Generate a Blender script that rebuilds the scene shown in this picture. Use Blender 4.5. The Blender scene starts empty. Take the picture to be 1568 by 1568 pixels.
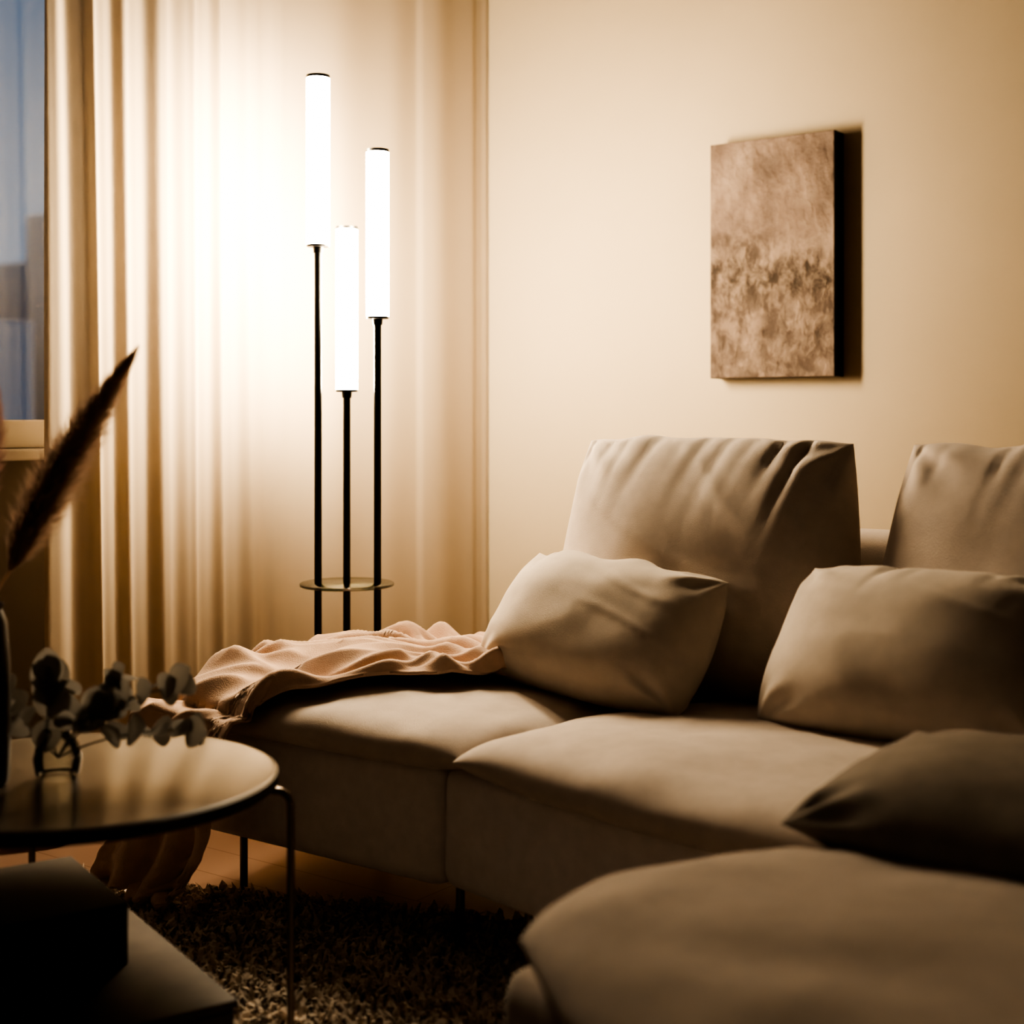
import bpy, bmesh, math, random
from mathutils import Vector, noise, Euler
from mathutils.bvhtree import BVHTree
random.seed(7)
S=bpy.context.scene
COL=S.collection
try: S.view_settings.look='AgX - Very High Contrast'
except Exception as ex: print('look',ex)

# ---------------------------------------------------------------- helpers
def mat(name, color, rough=0.8, metal=0.0, var=0.0, vscale=8.0, bump=0.0, bscale=200.0, sheen=0.0, spec=0.5, coat=0.0, transl=0.0):
    m=bpy.data.materials.new(name); m.use_nodes=True
    nt=m.node_tree; b=nt.nodes['Principled BSDF']
    b.inputs['Base Color'].default_value=(*color,1); b.inputs['Roughness'].default_value=rough
    b.inputs['Metallic'].default_value=metal
    b.inputs['Specular IOR Level'].default_value=spec
    if sheen: b.inputs['Sheen Weight'].default_value=sheen
    if coat: b.inputs['Coat Weight'].default_value=coat; b.inputs['Coat Roughness'].default_value=.14
    tc=nt.nodes.new('ShaderNodeTexCoord')
    if var:
        n=nt.nodes.new('ShaderNodeTexNoise'); n.inputs['Scale'].default_value=vscale; n.inputs['Detail'].default_value=5
        nt.links.new(tc.outputs['Object'],n.inputs['Vector'])
        r=nt.nodes.new('ShaderNodeValToRGB')
        r.color_ramp.elements[0].position=.3; r.color_ramp.elements[1].position=.7
        r.color_ramp.elements[0].color=(*[c*(1-var) for c in color],1)
        r.color_ramp.elements[1].color=(*[min(1,c*(1+var)) for c in color],1)
        nt.links.new(n.outputs['Fac'],r.inputs['Fac']); nt.links.new(r.outputs['Color'],b.inputs['Base Color'])
    if bump:
        n=nt.nodes.new('ShaderNodeTexNoise'); n.inputs['Scale'].default_value=bscale; n.inputs['Detail'].default_value=3
        nt.links.new(tc.outputs['Object'],n.inputs['Vector'])
        bp=nt.nodes.new('ShaderNodeBump'); bp.inputs['Strength'].default_value=bump; bp.inputs['Distance'].default_value=.002
        nt.links.new(n.outputs['Fac'],bp.inputs['Height']); nt.links.new(bp.outputs['Normal'],b.inputs['Normal'])
    if transl:
        tr=nt.nodes.new('ShaderNodeBsdfTranslucent'); tr.inputs[0].default_value=(*color,1)
        mx=nt.nodes.new('ShaderNodeMixShader'); mx.inputs[0].default_value=transl
        nt.links.new(b.outputs[0],mx.inputs[1]); nt.links.new(tr.outputs[0],mx.inputs[2])
        nt.links.new(mx.outputs[0],nt.nodes['Material Output'].inputs[0])
    return m

def obj(name, verts, faces, m=None, smooth=True, parent=None):
    me=bpy.data.meshes.new(name); me.from_pydata([tuple(v) for v in verts],[],faces); me.update()
    o=bpy.data.objects.new(name,me); COL.objects.link(o)
    if m: me.materials.append(m)
    if smooth: me.polygons.foreach_set('use_smooth',[True]*len(me.polygons))
    if parent: o.parent=parent
    return o

def empty(name, loc=(0,0,0), rz=0):
    e=bpy.data.objects.new(name,None); e.empty_display_size=.1; e.location=loc; e.rotation_euler=(0,0,rz); COL.objects.link(e); return e

def box(name, lo, hi, m, parent=None, bev=0.0, seg=3):
    bm=bmesh.new(); bmesh.ops.create_cube(bm,size=1)
    for v in bm.verts:
        v.co=Vector([lo[i]+(v.co[i]+.5)*(hi[i]-lo[i]) for i in range(3)])
    if bev: bmesh.ops.bevel(bm,geom=bm.edges[:],offset=bev,segments=seg,affect='EDGES',profile=.5)
    me=bpy.data.meshes.new(name); bm.to_mesh(me); bm.free(); me.materials.append(m)
    o=bpy.data.objects.new(name,me); COL.objects.link(o)
    if parent: o.parent=parent
    return o

def lathe(name, prof, m, loc=(0,0,0), seg=48, parent=None, smooth=True, close=True):
    vs=[];fs=[]
    for (r,z) in prof:
        for k in range(seg):
            a=2*math.pi*k/seg; vs.append((r*math.cos(a)+loc[0],r*math.sin(a)+loc[1],z+loc[2]))
    for i in range(len(prof)-1):
        for k in range(seg):
            k2=(k+1)%seg
            fs.append((i*seg+k,i*seg+k2,(i+1)*seg+k2,(i+1)*seg+k))
    if close:
        fs.append(tuple(range(seg))[::-1]); fs.append(tuple((len(prof)-1)*seg+k for k in range(seg)))
    o=obj(name,vs,fs,m,smooth,parent)
    if smooth:
        md=o.modifiers.new('es','EDGE_SPLIT'); md.split_angle=math.radians(40)
    return o

def tube(name, pts, r, m, parent=None, res=8):
    c=bpy.data.curves.new(name,'CURVE'); c.dimensions='3D'; c.bevel_depth=r; c.bevel_resolution=res//2
    c.use_fill_caps=True
    s=c.splines.new('POLY'); s.points.add(len(pts)-1)
    for p,q in zip(s.points,pts): p.co=(*q,1)
    o=bpy.data.objects.new(name,c); COL.objects.link(o); c.materials.append(m)
    dg=bpy.context.evaluated_depsgraph_get(); me=bpy.data.meshes.new_from_object(o.evaluated_get(dg))
    bpy.data.objects.remove(o); me.name=name
    o=bpy.data.objects.new(name,me); COL.objects.link(o)
    me.polygons.foreach_set('use_smooth',[True]*len(me.polygons))
    if parent: o.parent=parent
    return o

def padmesh(fn,n,m_):
    us=[math.sin(math.pi/2*(-1+2*i/n)) for i in range(n+1)]
    ws=[math.sin(math.pi/2*(-1+2*i/m_)) for i in range(m_+1)]
    vs=[];top={};bot={}
    for i,u in enumerate(us):
        for j,v in enumerate(ws):
            top[i,j]=len(vs); vs.append(Vector(fn(u,v,1)))
            if 0<i<n and 0<j<m_:
                bot[i,j]=len(vs); vs.append(Vector(fn(u,v,-1)))
            else: bot[i,j]=top[i,j]
    fs=[]
    for i in range(n):
        for j in range(m_):
            fs.append((top[i,j],top[i+1,j],top[i+1,j+1],top[i,j+1]))
            fs.append((bot[i,j],bot[i,j+1],bot[i+1,j+1],bot[i+1,j]))
    return vs,fs

def pnz(x,y,z): return noise.noise(Vector((x,y,z)))
def prof(u,p,a): return max(0.0,1-abs(u)**p)**a

def seatpad(name, c, zb, zt, m, parent, crown=0.03, p=10, k=.35, seed=0, wr=.006, n=56, rise=0.0):
    c=[Vector(q) for q in c]; zm=(zb+zt)/2; h=(zt-zb)/2
    def fn(u,v,s):
        uu=u*math.sqrt(1-k*v*v/2); vv=v*math.sqrt(1-k*u*u/2)
        a=(uu+1)/2; b=(vv+1)/2
        P=(c[0]*(1-a)+c[1]*a)*(1-b)+(c[3]*(1-a)+c[2]*a)*b
        q=prof(u,p,.5)*prof(v,p,.5)
        z=zm+s*h*q
        if s>0:
            z+=crown*(1-u*u)*(1-v*v)
            z+=wr*q*(pnz(P.x*5,P.y*9,seed)+.6*pnz(P.x*14+3,P.y*10,seed+4))
            z+=rise*q*(-v)
        w=wr*1.2*pnz(P.x*6,P.y*6,z*12+seed)
        return (P.x+w,P.y+w,z)
    vs,fs=padmesh(fn,n,n)
    return obj(name,vs,fs,m,True,parent)

def slab(name, c, zb, zt, m, parent, r=.035, seed=0, wr=.003):
    """upholstered box: polygon footprint, softly rounded edges"""
    bm=bmesh.new()
    lo=[bm.verts.new((x,y,zb)) for x,y in c]; hi=[bm.verts.new((x,y,zt)) for x,y in c]; n=len(c)
    bm.faces.new(lo[::-1]); bm.faces.new(hi)
    for i in range(n): bm.faces.new((lo[i],lo[(i+1)%n],hi[(i+1)%n],hi[i]))
    bmesh.ops.bevel(bm,geom=bm.edges[:],offset=r,segments=5,affect='EDGES',profile=.5)
    bmesh.ops.subdivide_edges(bm,edges=[e for e in bm.edges if e.calc_length()>.3],cuts=14,use_grid_fill=True)
    for v in bm.verts:
        v.co.x+=wr*pnz(v.co.x*6,v.co.y*6,v.co.z*9+seed); v.co.y+=wr*pnz(v.co.x*6+9,v.co.y*6,v.co.z*9+seed)
    me=bpy.data.meshes.new(name); bm.to_mesh(me); bm.free(); me.materials.append(m)
    me.polygons.foreach_set('use_smooth',[True]*len(me.polygons))
    o=bpy.data.objects.new(name,me); COL.objects.link(o); o.parent=parent
    return o

def pillow(name, w, h, t, loc, rot, m, parent=None, seed=0, gather=0.0, bow=.05, wr=.010, n=84, p=2.6, a=.55, slump=.12, taper=0.0, fall=.24, nf=15, kk=.14):
    def fn(u,v,s):
        x=u*(1-bow*(1-v*v)*abs(u)); z=v*(1-bow*(1-u*u)*abs(v))
        x*=math.sqrt(1-kk*v*v); z*=math.sqrt(1-kk*u*u)
        x*=1-taper*(v+1)/2
        q=prof(u,p,a)*prof(v,p,a)
        th=t/2*q*(1-slump*v)
        d=wr*pnz(u*1.4+seed,v*1.4,seed*1.7+s)*min(1,q*2)
        d+=wr*.3*pnz(u*3.1+seed,v*2.6,seed*2.7+s)*min(1,q*2)
        tw=pnz(u*1.1+v*1.6+seed*3,u*.5-v*.3,seed+s*2)
        d+=wr*.3*(1-abs(tw)*5 if abs(tw)<.2 else 0)*min(1,q*1.5)
        for ci,(cu,cv) in enumerate(((-1,1),(1,1),(-1,-1),(1,-1))):
            du=u-cu; dv=v-cv; r=math.hypot(du,dv); ang=math.atan2(dv,du)
            d+=.006*math.sin(ang*9+seed+ci*2)*math.exp(-((r-.30)/.20)**2)*min(1,q*3)
        zo=0
        if gather:
            ph=nf*(u+.35*(1-v)*(.6+u*.4))+3.2*pnz(u*2.6,seed,1)
            rg=(1-abs(math.sin(ph*.5)))**1.6
            loc_=max(0,.35+1.3*pnz(u*2.4+seed,3,seed))
            L=fall*(1+.9*pnz(u*4,seed,5))
            g=math.exp(-((1-v)/L)**1.3)
            d-=gather*1.5*g*rg*loc_*min(1,q*3.2)
            zo=.016*pnz(u*3,seed,9)*(1 if v>0 else 0)*v**4
        return (x*w/2, -s*(th+d), z*h/2+zo)
    vs,fs=padmesh(fn,n,n)
    o=obj(name,vs,fs,m,True,parent); o.location=loc; o.rotation_euler=Euler([math.radians(r) for r in rot])
    return o

# ---------------------------------------------------------------- materials
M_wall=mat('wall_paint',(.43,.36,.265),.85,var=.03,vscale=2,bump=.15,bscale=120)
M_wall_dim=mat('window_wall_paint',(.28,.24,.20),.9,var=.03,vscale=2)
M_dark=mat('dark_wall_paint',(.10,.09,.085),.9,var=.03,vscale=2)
M_ceil=mat('ceiling_paint',(.12,.105,.095),.9)
M_white=mat('white_lacquer',(.74,.68,.60),.45)
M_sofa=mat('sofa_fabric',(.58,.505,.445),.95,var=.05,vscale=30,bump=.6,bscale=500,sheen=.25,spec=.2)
M_sofaC=mat('sofa_fabric_shaded',(.38,.325,.28),.95,var=.05,vscale=30,bump=.6,bscale=500,sheen=.2,spec=.2)  # same sofa fabric, darkened: shade over section C is put into the colour
M_sofa2=mat('sofa_base_fabric',(.80,.745,.73),.95,var=.05,vscale=30,bump=.5,bscale=700,sheen=.3,spec=.2)
M_pil=mat('pillow_fabric',(.58,.51,.44),.95,var=.05,vscale=25,bump=.5,bscale=600,sheen=.2,spec=.2)
M_pilD=mat('dark_pillow_fabric',(.25,.215,.185),.95,var=.08,vscale=25,bump=.5,bscale=600,spec=.2)
M_blank=mat('blanket_wool',(.60,.435,.34),.95,var=.06,vscale=40,bump=.6,bscale=350,sheen=.2,spec=.2)
M_black=mat('black_metal',(.016,.015,.014),.38,metal=.6)
M_brass=mat('dark_bronze',(.20,.16,.13),.35,metal=.9)
M_rug=mat('shag_wool',(.68,.60,.52),.98,var=.4,vscale=22,spec=.1)
M_rugb=mat('rug_backing',(.14,.12,.10),1)
M_table=mat('lacquered_tabletop',(.09,.07,.055),.30,var=.05,vscale=5,spec=.8,coat=1.0)
M_rim=mat('table_rim',(.03,.022,.018),.4)
M_book=mat('dark_cover',(.07,.058,.05),.6)
M_box=mat('dark_wood_box',(.085,.065,.053),.6,var=.25,vscale=12)
M_vase=mat('dark_ceramic',(.07,.055,.045),.55,bump=.3,bscale=30)
M_plume=mat('dry_plume',(.62,.49,.40),.95,var=.15,vscale=60,spec=.1,transl=.5)
M_leaf=mat('eucalyptus_leaf',(.27,.25,.225),.9,var=.2,vscale=20,spec=.05,transl=.35)
M_bloom=mat('dried_bloom',(.50,.34,.30),.9,var=.2,vscale=50,transl=.4)

def glassmat(name,tint=(.9,.95,.93),mixv=.12,rough=.02):
    m=bpy.data.materials.new(name); m.use_nodes=True; nt=m.node_tree; nt.nodes.clear()
    o=nt.nodes.new('ShaderNodeOutputMaterial'); t=nt.nodes.new('ShaderNodeBsdfTransparent'); g=nt.nodes.new('ShaderNodeBsdfGlossy')
    t.inputs[0].default_value=(*tint,1); g.inputs['Roughness'].default_value=rough
    f=nt.nodes.new('ShaderNodeFresnel'); f.inputs[0].default_value=1.5
    a=nt.nodes.new('ShaderNodeMath'); a.operation='ADD'; a.inputs[1].default_value=mixv; a.use_clamp=True
    nt.links.new(f.outputs[0],a.inputs[0])
    x=nt.nodes.new('ShaderNodeMixShader'); nt.links.new(a.outputs[0],x.inputs[0]); nt.links.new(t.outputs[0],x.inputs[1]); nt.links.new(g.outputs[0],x.inputs[2])
    nt.links.new(x.outputs[0],o.inputs[0]); return m
M_glass=glassmat('clear_glass',(.9,.9,.88),mixv=.0)
M_win=glassmat('window_glass',(.95,.97,1),.0)
M_shelf=glassmat('smoked_shelf_glass',(.62,.68,.58),.15,.1)

M_cur=bpy.data.materials.new('sheer_curtain_linen'); M_cur.use_nodes=True
nt=M_cur.node_tree; b=nt.nodes['Principled BSDF']; out=nt.nodes['Material Output']
b.inputs['Base Color'].default_value=(.57,.475,.36,1); b.inputs['Roughness'].default_value=.9; b.inputs['Specular IOR Level'].default_value=.1
tr=nt.nodes.new('ShaderNodeBsdfTranslucent'); tr.inputs[0].default_value=(.72,.60,.45,1)
mx=nt.nodes.new('ShaderNodeMixShader'); mx.inputs[0].default_value=.32
nt.links.new(b.outputs[0],mx.inputs[1]); nt.links.new(tr.outputs[0],mx.inputs[2]); nt.links.new(mx.outputs[0],out.inputs[0])
n=nt.nodes.new('ShaderNodeTexNoise'); n.inputs['Scale'].default_value=500; bp=nt.nodes.new('ShaderNodeBump'); bp.inputs['Strength'].default_value=.25; bp.inputs['Distance'].default_value=.001
nt.links.new(n.outputs['Fac'],bp.inputs['Height']); nt.links.new(bp.outputs['Normal'],b.inputs['Normal'])

M_floor=bpy.data.materials.new('oak_floor'); M_floor.use_nodes=True
nt=M_floor.node_tree; b=nt.nodes['Principled BSDF']; b.inputs['Roughness'].default_value=.42
tc=nt.nodes.new('ShaderNodeTexCoord'); br=nt.nodes.new('ShaderNodeTexBrick')
br.inputs['Color1'].default_value=(.36,.24,.18,1); br.inputs['Color2'].default_value=(.33,.215,.16,1); br.inputs['Mortar'].default_value=(.22,.13,.09,1)
br.inputs['Scale'].default_value=1; br.inputs['Brick Width'].default_value=1.4; br.inputs['Row Height'].default_value=.14; br.inputs['Mortar Size'].default_value=.002
nt.links.new(tc.outputs['Object'],br.inputs['Vector']); nt.links.new(br.outputs['Color'],b.inputs['Base Color'])

M_tube=bpy.data.materials.new('glowing_opal_tube'); M_tube.use_nodes=True
nt=M_tube.node_tree; b=nt.nodes['Principled BSDF']; b.inputs['Base Color'].default_value=(.9,.85,.75,1)
b.inputs['Emission Color'].default_value=(1,.815,.56,1); b.inputs['Emission Strength'].default_value=185

# painting
M_pnt=bpy.data.materials.new('abstract_canvas'); M_pnt.use_nodes=True
nt=M_pnt.node_tree; b=nt.nodes['Principled BSDF']; b.inputs['Roughness'].default_value=.75
N=nt.nodes.new; K=nt.links.new
tc=N('ShaderNodeTexCoord'); sp=N('ShaderNodeSeparateXYZ'); K(tc.outputs['Object'],sp.inputs[0])
mp=N('ShaderNodeMapping'); mp.inputs['Scale'].default_value=(1.2,1,.85); K(tc.outputs['Object'],mp.inputs[0])
n1=N('ShaderNodeTexNoise'); n1.inputs['Scale'].default_value=6; n1.inputs['Detail'].default_value=9; n1.inputs['Roughness'].default_value=.6
n2=N('ShaderNodeTexNoise'); n2.inputs['Scale'].default_value=19; n2.inputs['Detail'].default_value=10; n2.inputs['Roughness'].default_value=.66; n2.inputs['Distortion'].default_value=.25
for q in (n1,n2): K(mp.outputs[0],q.inputs['Vector'])
r1=N('ShaderNodeValToRGB'); K(n1.outputs['Fac'],r1.inputs['Fac'])
e=r1.color_ramp.elements; e[0].position=.36; e[0].color=(.10,.069,.056,1); e[1].position=.66; e[1].color=(.26,.195,.155,1)
x=e.new(.5); x.color=(.17,.12,.096,1)
r2=N('ShaderNodeValToRGB'); K(n2.outputs['Fac'],r2.inputs['Fac'])
e=r2.color_ramp.elements; e[0].position=.42; e[0].color=(.045,.032,.026,1); e[1].position=.60; e[1].color=(.27,.207,.165,1)
ws=N('ShaderNodeMath'); ws.operation='MULTIPLY_ADD'; ws.inputs[1].default_value=.30; K(n1.outputs['Fac'],ws.inputs[0]); K(sp.outputs['Z'],ws.inputs[2])
rw=N('ShaderNodeValToRGB'); mr=N('ShaderNodeMapRange'); mr.inputs['From Min'].default_value=-.21; mr.inputs['From Max'].default_value=.51
K(ws.outputs[0],mr.inputs['Value']); K(mr.outputs[0],rw.inputs['Fac'])
e=rw.color_ramp.elements; e[0].position=0; e[0].color=(.5,.5,.5,1); e[1].position=.62; e[1].color=(.14,.14,.14,1)
x=e.new(.44); x.color=(.9,.9,.9,1); x=e.new(.28); x.color=(.5,.5,.5,1)
mm=N('ShaderNodeMixRGB'); K(rw.outputs[0],mm.inputs[0]); K(r1.outputs[0],mm.inputs[1]); K(r2.outputs[0],mm.inputs[2])
K(mm.outputs[0],b.inputs['Base Color'])
bp=N('ShaderNodeBump'); bp.inputs['Strength'].default_value=1.0; bp.inputs['Distance'].default_value=.03
ml=N('ShaderNodeMath'); ml.operation='MULTIPLY_ADD'; K(n2.outputs['Fac'],ml.inputs[0]); K(rw.outputs[0],ml.inputs[1]); K(n1.outputs['Fac'],ml.inputs[2])
K(ml.outputs[0],bp.inputs['Height']); K(bp.outputs['Normal'],b.inputs['Normal'])

# ---------------------------------------------------------------- room
XL,XR,YB,YF,ZC=-3.24,1.9,4.10,-1.9,2.8
box('floor',(XL-.15,YF-.1,-.1),(XR+.1,YB+.1,0),M_floor)
box('ceiling',(XL-.15,YF-.1,ZC),(XR+.1,YB+.1,ZC+.1),M_ceil)
box('wall_back',(XL-.15,YB,0),(XR+.1,YB+.1,ZC),M_wall)
box('wall_right',(XR,YF,0),(XR+.1,YB,ZC),M_dark)
box('wall_front',(XL-.15,YF-.1,0),(XR+.1,YF,ZC),M_dark)
wy0,wy1,wz0,wz1=.9,3.3,1.02,2.55
bm=bmesh.new()
for lo,hi in (((XL-.15,YF,0),(XL,YB,wz0)),((XL-.15,YF,wz1),(XL,YB,ZC)),((XL-.15,YF,wz0),(XL,wy0,wz1)),((XL-.15,wy1,wz0),(XL,YB,wz1))):
    r=bmesh.ops.create_cube(bm,size=1)
    for v in r['verts']: v.co=Vector([lo[i]+(v.co[i]+.5)*(hi[i]-lo[i]) for i in range(3)])
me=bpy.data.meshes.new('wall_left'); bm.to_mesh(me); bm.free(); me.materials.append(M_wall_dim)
COL.objects.link(bpy.data.objects.new('wall_left',me))
w=empty('window_1',(0,0,0))
box('frame_bottom',(XL-.09,wy0,wz0),(XL-.03,wy1,wz0+.075),M_white,w,.004)
box('frame_top',(XL-.09,wy0,wz1-.06),(XL-.03,wy1,wz1),M_white,w,.004)
box('frame_side_a',(XL-.09,wy0,wz0),(XL-.03,wy0+.06,wz1),M_white,w,.004)
box('frame_side_b',(XL-.09,wy1-.06,wz0),(XL-.03,wy1,wz1),M_white,w,.004)
box('mullion',(XL-.09,1.6,wz0),(XL-.03,1.66,wz1),M_white,w,.004)
box('pane',(XL-.065,wy0+.05,wz0+.06),(XL-.055,wy1-.05,wz1-.05),M_win,w)
box('sill_board',(XL-.03,wy0-.04,wz0-.03),(XL+.05,wy1+.04,wz0),M_white,w,.006)
box('baseboard_back',(XL,YB-.014,0),(XR,YB,.09),M_white,None,.003)

# ---------------------------------------------------------------- curtain
def sstep(a,b,x):
    t=max(0,min(1,(x-a)/(b-a))); return t*t*(3-2*t)
def curtain():
    ny,nz=760,60; y0,y1=2.255,4.092; z0,z1=.015,2.73
    vs=[];fs=[]
    for j in range(nz+1):
        z=z0+(z1-z0)*j/nz; hz=j/nz
        for i in range(ny+1):
            t=i/ny
            y=y0+(y1-y0)*t
            lean=.09*(1-hz)*math.exp(-t/.3)*sstep(0,.04,t)
            ph=2*math.pi*(16*t**.95)+2.6*pnz(t*6,0,3)+.8*pnz(t*6,hz*1.5,9)
            deep=1-sstep(.26,.50,t)
            amp=.0140*deep*(0.8+.9*pnz(t*9,2,1))*(1.1-.2*hz)
            s=math.sin(ph); s=2*((s+1)/2)**1.25-1
            x=-3.085+amp*s+.25*amp*math.sin(ph*2.3+1+hz*.6)+.009*deep*math.sin(t*33+1)
            # free edge turns back towards the window
            x-=.035*(1-sstep(0,.07,t))
            x+=(1-deep)*(.003*math.sin(t*46+1.2*pnz(t*5,hz,2))+.003*math.sin(t*23+1))
            x+=.006*sstep(.785,.806,t)-.005*sstep(.950,.970,t)*(1-sstep(.980,.998,t))
            vs.append((x,y+lean*.6+.35*amp*math.cos(ph),z))
    W=ny+1
    for j in range(nz):
        for i in range(ny):
            fs.append((j*W+i,j*W+i+1,(j+1)*W+i+1,(j+1)*W+i))
    c=empty('curtain')
    obj('curtain_cloth',vs,fs,M_cur,True,c)
    tube('curtain_rail',[(-3.08,.9,2.75),(-3.08,4.09,2.75)],.014,M_white,c)
curtain()

# ---------------------------------------------------------------- wall art
p=empty('wall_painting',(-1.947,4.065,1.592))
cw,ch=.417,.736
box('stretcher_sides',(-cw/2,-.032,-ch/2),(cw/2,.033,ch/2),M_black,p,.003)
box('canvas',(-cw/2+.001,-.036,-ch/2+.001),(cw/2-.001,-.030,ch/2-.001),M_pnt,p,.002)

# ---------------------------------------------------------------- floor lamp
L=empty('floor_lamp',(-2.70,2.942,0))
for nme,(x,y),zt,zb,r in (('a',(-2.7455,2.8753),2.030,1.576,.0322),('b',(-2.6136,2.9711),1.827,1.379,.0312),('c',(-2.7294,2.9735),1.625,1.180,.0305)):
    lx,ly=x+2.70,y-2.942
    lathe('glass_tube_'+nme,[(r,zb),(r,zt)],M_tube,(lx,ly,0),28,L)
    lathe('top_cap_'+nme,[(r*1.0,zt+.001),(r*1.0,zt+.009)],M_black,(lx,ly,0),32,L)
    lathe('collar_'+nme,[(.013,zb-.024),(.014,zb-.008),(r*.98,zb-.007),(r*.98,zb-.001)],M_black,(lx,ly,0),32,L)
    lathe('pole_'+nme,[(.0102,.02),(.0102,zb-.006)],M_black,(lx,ly,0),20,L)
lathe('glass_shelf',[(.127,.636),(.130,.638),(.130,.644),(.127,.646)],M_shelf,(0,0,0),64,L)
lathe('foot',[(.14,0),(.14,.018),(.135,.022)],M_black,(0,0,0),64,L)

# ---------------------------------------------------------------- sofa
sofa=empty('sectional_sofa')
slab('base_a',[(-2.56,2.235),(-1.812,2.235),(-1.565,3.04),(-2.56,2.90)],.155,.405,M_sofa2,sofa)
slab('base_b',[(-1.808,2.240),(-.35,1.94),(-.35,3.04),(-1.56,3.04)],.16,.405,M_sofa2,sofa,seed=3)
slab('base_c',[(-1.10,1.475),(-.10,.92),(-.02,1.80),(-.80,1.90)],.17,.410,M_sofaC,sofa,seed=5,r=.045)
cA=seatpad('seat_cushion_a',[(-2.60,2.185),(-1.70,2.17),(-1.50,3.04),(-2.60,2.90)],.385,.485,M_sofa,sofa,crown=.028,p=8,k=.26,seed=1,wr=.009)
seatpad('seat_cushion_b',[(-1.785,2.150),(-.30,1.89),(-.30,3.04),(-1.50,3.04)],.380,.492,M_sofa,sofa,crown=.022,p=8,k=.30,seed=2,wr=.009,rise=.008)
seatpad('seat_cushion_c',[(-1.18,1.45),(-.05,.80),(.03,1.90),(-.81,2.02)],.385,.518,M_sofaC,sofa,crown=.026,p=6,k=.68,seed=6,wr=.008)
slab('backrest',[(-1.93,3.05),(0,3.05),(0,3.20),(-1.93,3.20)],.17,.845,M_sofa,sofa,r=.04)
for i,(x,y) in enumerate(((-2.45,2.32),(-1.80,2.30),(-2.45,2.82),(-1.72,2.93),(-1.60,2.26),(-.5,2.15),(-.5,2.9),(-.95,1.52),(-.25,1.1),(-.2,1.7),(-.78,1.8))):
    lathe('leg_%d'%i,[(.009,0),(.009,.18)],M_brass,(x,y,0),16,sofa)
pillow('back_cushion_a',.80,.61,.27,(-1.565,2.89,.762),(-11,0,-1),M_sofa,sofa,seed=2,gather=.022,p=2.8,a=.5,bow=.02,slump=.20,taper=.10,fall=.30,nf=34,wr=.014,kk=.11)
pillow('back_cushion_b',.82,.61,.27,(-.755,2.87,.752),(-14,2,-3),M_sofa,sofa,seed=5,gather=.022,p=2.8,a=.5,bow=.02,slump=.20,taper=.08,fall=.30,nf=34,wr=.014,kk=.11)

pillow('throw_pillow',.63,.345,.23,(-1.69,2.655,.640),(-35,3,-8),M_pil,seed=3,wr=.010,gather=.006,taper=.05,nf=22,kk=.18)
pillow('throw_pillow',.68,.37,.23,(-.955,2.60,.655),(-30,-1,-9),M_pil,seed=8,wr=.010,gather=.020,taper=.10,nf=24,kk=.18)
pillow('throw_pillow',.60,.40,.13,(-.565,1.965,.572),(-80,0,-8),M_pilD,seed=11,wr=.008)

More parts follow.
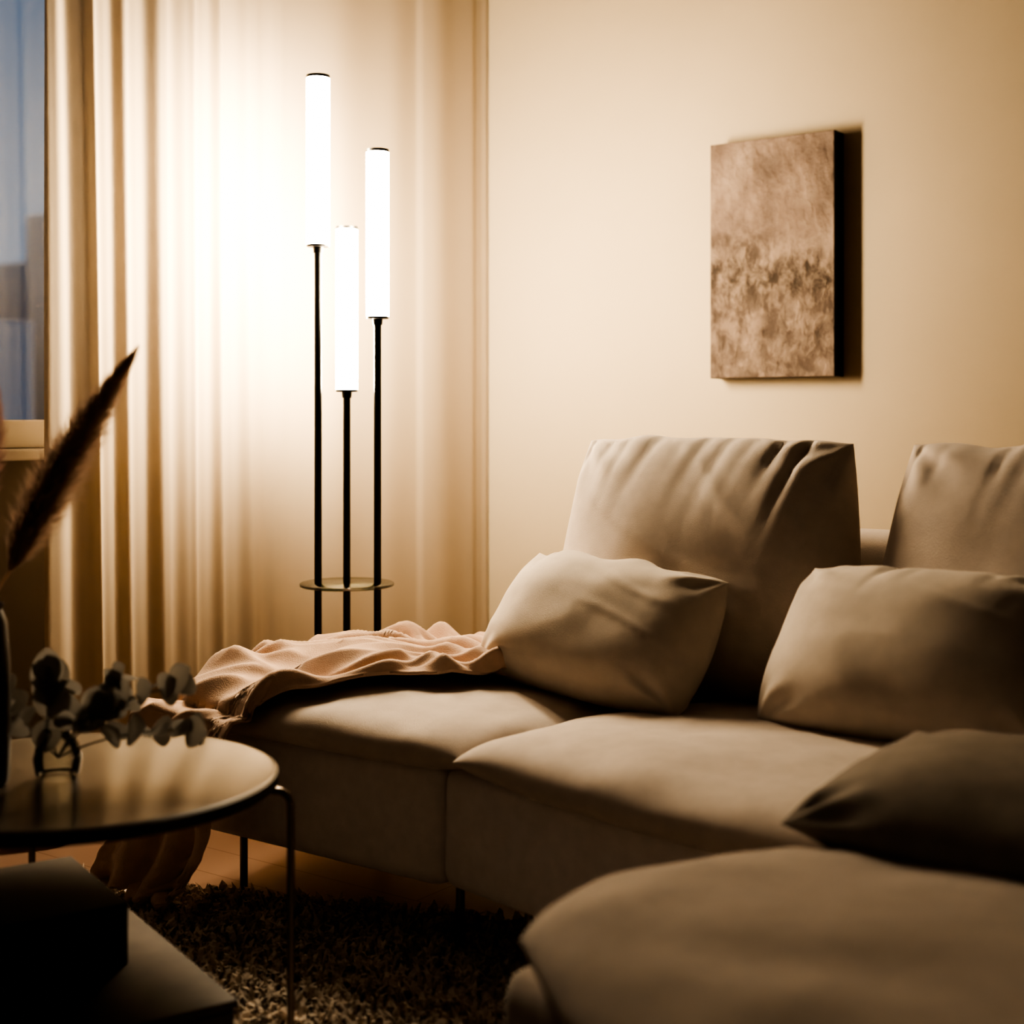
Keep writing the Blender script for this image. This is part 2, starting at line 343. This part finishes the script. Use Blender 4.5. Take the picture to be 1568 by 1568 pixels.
# ---------------------------------------------------------------- blanket
me=cA.data; bvh=BVHTree.FromPolygons([v.co.copy() for v in me.vertices],[tuple(q.vertices) for q in me.polygons])
def ztop(x,y):
    h=bvh.ray_cast(Vector((x,y,2)),Vector((0,0,-1)))
    return max(h[0].z,.42) if h[0] else .42
def blanket():
    nu,nv=280,300; vs=[];fs=[]
    xr,xl=-1.845,-2.60; yb=2.86; yf=2.168
    for i in range(nu+1):
        a=i/nu; x0=xr+(xl-xr)*a
        if x0>-2.25:
            ye=2.19+(x0+2.25)/(.405)*.40; Lx=yb-ye
        else: Lx=yb-2.19
        Lx+=.46*(1-sstep(-2.345,-2.25,x0))
        back=.10*(1-sstep(0,.25,a))**1.5
        for j in range(nv+1):
            v=j/nv; s=v*(Lx-back)+back
            ytop=yb-s; edge=yb-yf
            fan=(ytop-2.66)/(.30+.75*a)
            w1=fan*19+5.2*pnz(x0*2.4,ytop*2.6,1)+x0*5
            w2=fan*36+7*pnz(x0*3.0,ytop*3.4,8)-x0*8
            f=(1-abs(math.sin(w1)))**1.1
            f2=(1-abs(math.sin(w2)))**1.1
            m1=max(0,.6+1.3*pnz(x0*4+2,ytop*4,4)); m2=max(0,.6+1.4*pnz(x0*5+7,ytop*5,14))
            hgt=.062*f*m1+.040*f2*m2+.050*(pnz(x0*5,ytop*5,2)+.5)*math.exp(-((a-.5)/.4)**2)
            hgt=.085*math.tanh(hgt/.085)
            if ytop>yf:
                near=sstep(yf,yf+.10,ytop)
                hem=sstep(0,.05,v)*(1 if x0<-2.3 else sstep(0,.06,1-v))*sstep(0,.04,a)
                z=ztop(x0,ytop)+.008+hgt*(.6+.4*near)*(.25+.75*hem)
                if x0>-2.3: z+=.014*sstep(.12,0,1-v)
                y=ytop-hgt*.4*(1-near)*(1 if x0<-2.25 else .3); x=x0+.03*pnz(x0*6,ytop*6,21)
                if x0>-2.3: y-=.025*pnz(x0*9,0,3)*sstep(.7,1,v)
            else:
                d=s-edge
                y=yf-.016-.022*math.sin(x0*62+d*3)*sstep(0,.2,d)-.03*sstep(0,.5,d)-.01-hgt*(.4+.3*sstep(0,.1,d))
                z=.428-d+hgt*.6*(1-sstep(0,.12,d)); x=x0-.17*(d/.46)**2*(0.4+.6*a)+.01*math.sin(d*14+x0*9)
                z=max(z,.045+.01*math.sin(x0*50))
            vs.append((x,y,z))
    W=nv+1
    for i in range(nu):
        for j in range(nv): fs.append((i*W+j,(i+1)*W+j,(i+1)*W+j+1,i*W+j+1))
    o=obj('throw_blanket',vs,fs,M_blank)
    m=o.modifiers.new('sm','SMOOTH'); m.iterations=1; m.factor=.5
    m=o.modifiers.new('so','SOLIDIFY'); m.thickness=.008; m.offset=1
blanket()

# ---------------------------------------------------------------- rug
def rug():
    R=empty('shaggy_rug',(-1.95,1.45,0),math.radians(20))
    box('backing',(-.68,-.95,.001),(1.2,.95,.012),M_rugb,R)
    vs=[];fs=[]
    for k in range(42000):
        x=random.uniform(-.68,1.2); y=random.uniform(-.95,.95)
        a=random.uniform(0,6.28); l=random.uniform(.018,.038); w=random.uniform(.003,.007)
        dx,dy=math.cos(a),math.sin(a); px,py=-dy*w,dx*w
        lean=random.uniform(.2,1.0)*l
        b=len(vs)
        vs+= [(x-px,y-py,.01),(x+px,y+py,.01),(x+px+dx*lean*.5,y+py+dy*lean*.5,.01+l*.6),(x-px+dx*lean*.5,y-py+dy*lean*.5,.01+l*.6),
              (x+dx*lean,y+dy*lean,.01+l*random.uniform(.55,.95))]
        fs+= [(b,b+1,b+2,b+3),(b+3,b+2,b+4)]
    obj('pile',vs,fs,M_rug,False,R)
rug()

# ---------------------------------------------------------------- side table
T=empty('coffee_table',(-2.009,1.523,0))
lathe('top',[(.31,.478),(.329,.484),(.331,.492),(.331,.499),(.327,.501),(.322,.499)],M_table,(0,0,0),96,T)
lathe('rim_band',[(.3315,.477),(.3345,.479),(.3345,.4965),(.3318,.498)],M_rim,(0,0,0),96,T,close=False)
for k,ang in enumerate((36,156,276)):
    a=math.radians(ang); c,s=math.cos(a),math.sin(a)
    pts=[(c*.25,s*.25,.472),(c*.33,s*.33,.474)]
    for q in range(7):
        b=math.pi/2*q/6
        pts.append((c*(.335+.024*math.sin(b)),s*(.335+.024*math.sin(b)),.474-.024*(1-math.cos(b))+.0))
    pts+= [(c*.359,s*.359,.3),(c*.359,s*.359,.016)]
    tube('leg_%d'%k,pts,.0065,M_brass,T)

bx=empty('storage_box',(-1.654,1.548,.0),math.radians(-20))
box('body',(-.62,-.42,.03),(0,0,.185),M_box,bx,.006)
box('lid',(-.625,-.425,.186),(.005,.005,.20),M_box,bx,.004)
bk2=empty('book',(-1.904,1.545,.2),math.radians(-20))
box('pages',(-.30,-.22,.004),(-.006,-.006,.095),mat('paper',(.25,.2,.15),.9),bk2)
box('cover_top',(-.31,-.23,.094),(0,0,.1),M_book,bk2,.002)
box('cover_bottom',(-.31,-.23,.0),(0,0,.006),M_book,bk2,.002)
box('spine',(-.006,-.23,.0),(0,0,.1),M_book,bk2,.002)
box('fore_band',(-.31,-.231,.006),(-.0,-.225,.094),M_book,bk2)

# ---------------------------------------------------------------- pampas grass in tall vase
V=empty('pampas_grass_vase',(-2.078,1.40,.501))
lathe('vase',[(.030,0),(.034,.005),(.036,.10),(.035,.2),(.030,.265),(.022,.285),(.026,.295),(.022,.293),(.017,.28)],M_vase,(0,0,0),40,V)
def plume(name,p0,p1,p2,r,parent,m,stem_to,cnt=5200):
    vs=[];fs=[]
    p0,p1,p2=Vector(p0),Vector(p1),Vector(p2)
    def B(t): return p0*(1-t)**2+p1*2*t*(1-t)+p2*t*t
    def R(t): return r*(math.sin(math.pi*min(1,(t*.97+.02))**.72)**.8)
    for k in range(cnt):
        t=random.random()**.85; c=B(t); d=(B(min(1,t+.02))-B(t-.02)).normalized()
        side=Vector((random.gauss(0,1),random.gauss(0,1),random.gauss(0,1))); side=(side-d*side.dot(d)).normalized()
        rr=R(t); l=random.uniform(.012,.040); e=c+side*rr*random.uniform(.6,1.5)+d*l
        wd=d.cross(side)*.0010
        b=len(vs); vs+=[c-wd,c+wd,(c+e)/2+side*rr*.25+wd,(c+e)/2+side*rr*.25-wd,e]; fs+=[(b,b+1,b+2,b+3),(b+3,b+2,b+4)]
    n=30; sg=10; base=len(vs)
    for i in range(n+1):
        t=i/n; c=B(t); d=(B(min(1,t+.02))-B(t-.02)).normalized(); u=d.orthogonal().normalized(); w_=d.cross(u)
        rr=R(t)*.35+.0008
        for q in range(sg):
            a=2*math.pi*q/sg; vs.append(c+(u*math.cos(a)+w_*math.sin(a))*rr*(1+.2*random.random()))
    for i in range(n):
        for q in range(sg):
            q2=(q+1)%sg; fs.append((base+i*sg+q,base+i*sg+q2,base+(i+1)*sg+q2,base+(i+1)*sg+q))
    obj(name,vs,fs,m,False,parent)
    tube(name+'_stem',[stem_to,(0,0,.29),tuple(p0)],.0022,m,parent)
plume('plume_a',(.030,.022,.35),(.085,.062,.50),(.185,.135,.69),.042,V,M_plume,(0,0,.05),6000)
plume('plume_b',(-.01,-.01,.42),(.0,.0,.52),(.012,.008,.62),.024,V,M_bloom,(0,0,.05),1800)

# eucalyptus sprigs in a small glass vase
E=empty('eucalyptus_vase',(-2.03,1.50,.501))
lathe('glass_vase',[(.030,0),(.036,.004),(.040,.03),(.034,.055),(.020,.07),(.023,.082),(.021,.081),(.018,.07),(.031,.054),(.037,.03),(.033,.007)],M_glass,(0,0,0),40,E,close=False)
def leaf(c,d,nrm,l,w_):
    d=d.normalized(); s=d.cross(nrm).normalized(); n_=s.cross(d)
    N=8; rows=[]
    for i in range(N+1):
        t=i/N; ww=w_*math.sin(math.pi*min(1,t*.98+.01))**.6
        cc=c+d*l*t+n_*(-.15*l*t*t)
        rows.append((cc-s*ww+n_*ww*.2,cc,cc+s*ww+n_*ww*.2))
    return rows
vs=[];fs=[]
sprigs=[((0,0,.03),(.06,.04,.13),(.15,.115,.145)),((0,0,.03),(-.02,-.02,.12),(.0,-.01,.16)),((0,0,.03),(.03,.05,.12),(.06,.07,.15)),((0,0,.03),(.08,.05,.08),(.17,.13,.075)),((0,0,.03),(-.05,-.05,.11),(-.07,-.06,.13)),((0,0,.03),(.05,.0,.10),(.09,.03,.12))]
for si,(a,b_,c_) in enumerate(sprigs):
    a,b_,c_=Vector(a),Vector(b_),Vector(c_)
    pts=[a*(1-t)**2+b_*2*t*(1-t)+c_*t*t for t in [q/12 for q in range(13)]]
    tube('stem_%d'%si,[tuple(q) for q in pts],.0016,M_leaf,E)
    for q in (5,7,9,11,12):
        for sd in (-1,1):
            d=(pts[q]-pts[q-1]).normalized(); side=Vector((d.y,-d.x,random.uniform(-.2,.6))).normalized()*sd
            dr=(d*.6+side+Vector((0,0,random.uniform(-.2,.5)))).normalized()
            nr=Vector((random.uniform(-.1,.7),random.uniform(-1,-.3),random.uniform(.0,.6))).normalized()
            rows=leaf(pts[q],dr,nr,random.uniform(.052,.068),random.uniform(.021,.028))
            base=len(vs)
            for r in rows: vs+=list(r)
            for i in range(len(rows)-1):
                fs.append((base+i*3,base+i*3+1,base+i*3+4,base+i*3+3)); fs.append((base+i*3+1,base+i*3+2,base+i*3+5,base+i*3+4))
obj('leaves',vs,fs,M_leaf,True,E)

# ---------------------------------------------------------------- outside
M_bld=mat('hazy_building',(.34,.38,.44),.9)
bld=empty('distant_buildings',(-40,28,0))
for i,(y,w_,h,d) in enumerate(((-6,9,5.5,6),(3,7,7.5,6),(-14,8,8,6),(9,6,6,6),(1.2,1.0,9.2,1),(-3.0,1.2,7.3,1))):
    box('block_%d'%i,(-d/2,y-w_/2,-8),(d/2,y+w_/2,h-1.5),M_bld,bld)

W=bpy.data.worlds.new('dusk'); S.world=W; W.use_nodes=True
nt=W.node_tree; bg=nt.nodes['Background']; bg.inputs['Strength'].default_value=2.3
tc=nt.nodes.new('ShaderNodeTexCoord'); sp=nt.nodes.new('ShaderNodeSeparateXYZ'); nt.links.new(tc.outputs['Generated'],sp.inputs[0])
rr=nt.nodes.new('ShaderNodeValToRGB'); nt.links.new(sp.outputs['Z'],rr.inputs['Fac'])
rr.color_ramp.elements[0].position=0; rr.color_ramp.elements[0].color=(.085,.11,.14,1)
rr.color_ramp.elements[1].position=.45; rr.color_ramp.elements[1].color=(.036,.058,.090,1)
nt.links.new(rr.outputs[0],bg.inputs[0])

# ---------------------------------------------------------------- camera
cd=bpy.data.cameras.new('camera'); cam=bpy.data.objects.new('camera',cd); COL.objects.link(cam)
cam.location=(0,0,1.1); cam.rotation_euler=(math.radians(90),0,math.radians(35.99))
cd.sensor_width=36; cd.lens=36*2200/1568; cd.shift_y=-144/1568
cd.dof.use_dof=True; cd.dof.focus_distance=3.4; cd.dof.aperture_fstop=2.1
cd.clip_start=.05
S.camera=cam
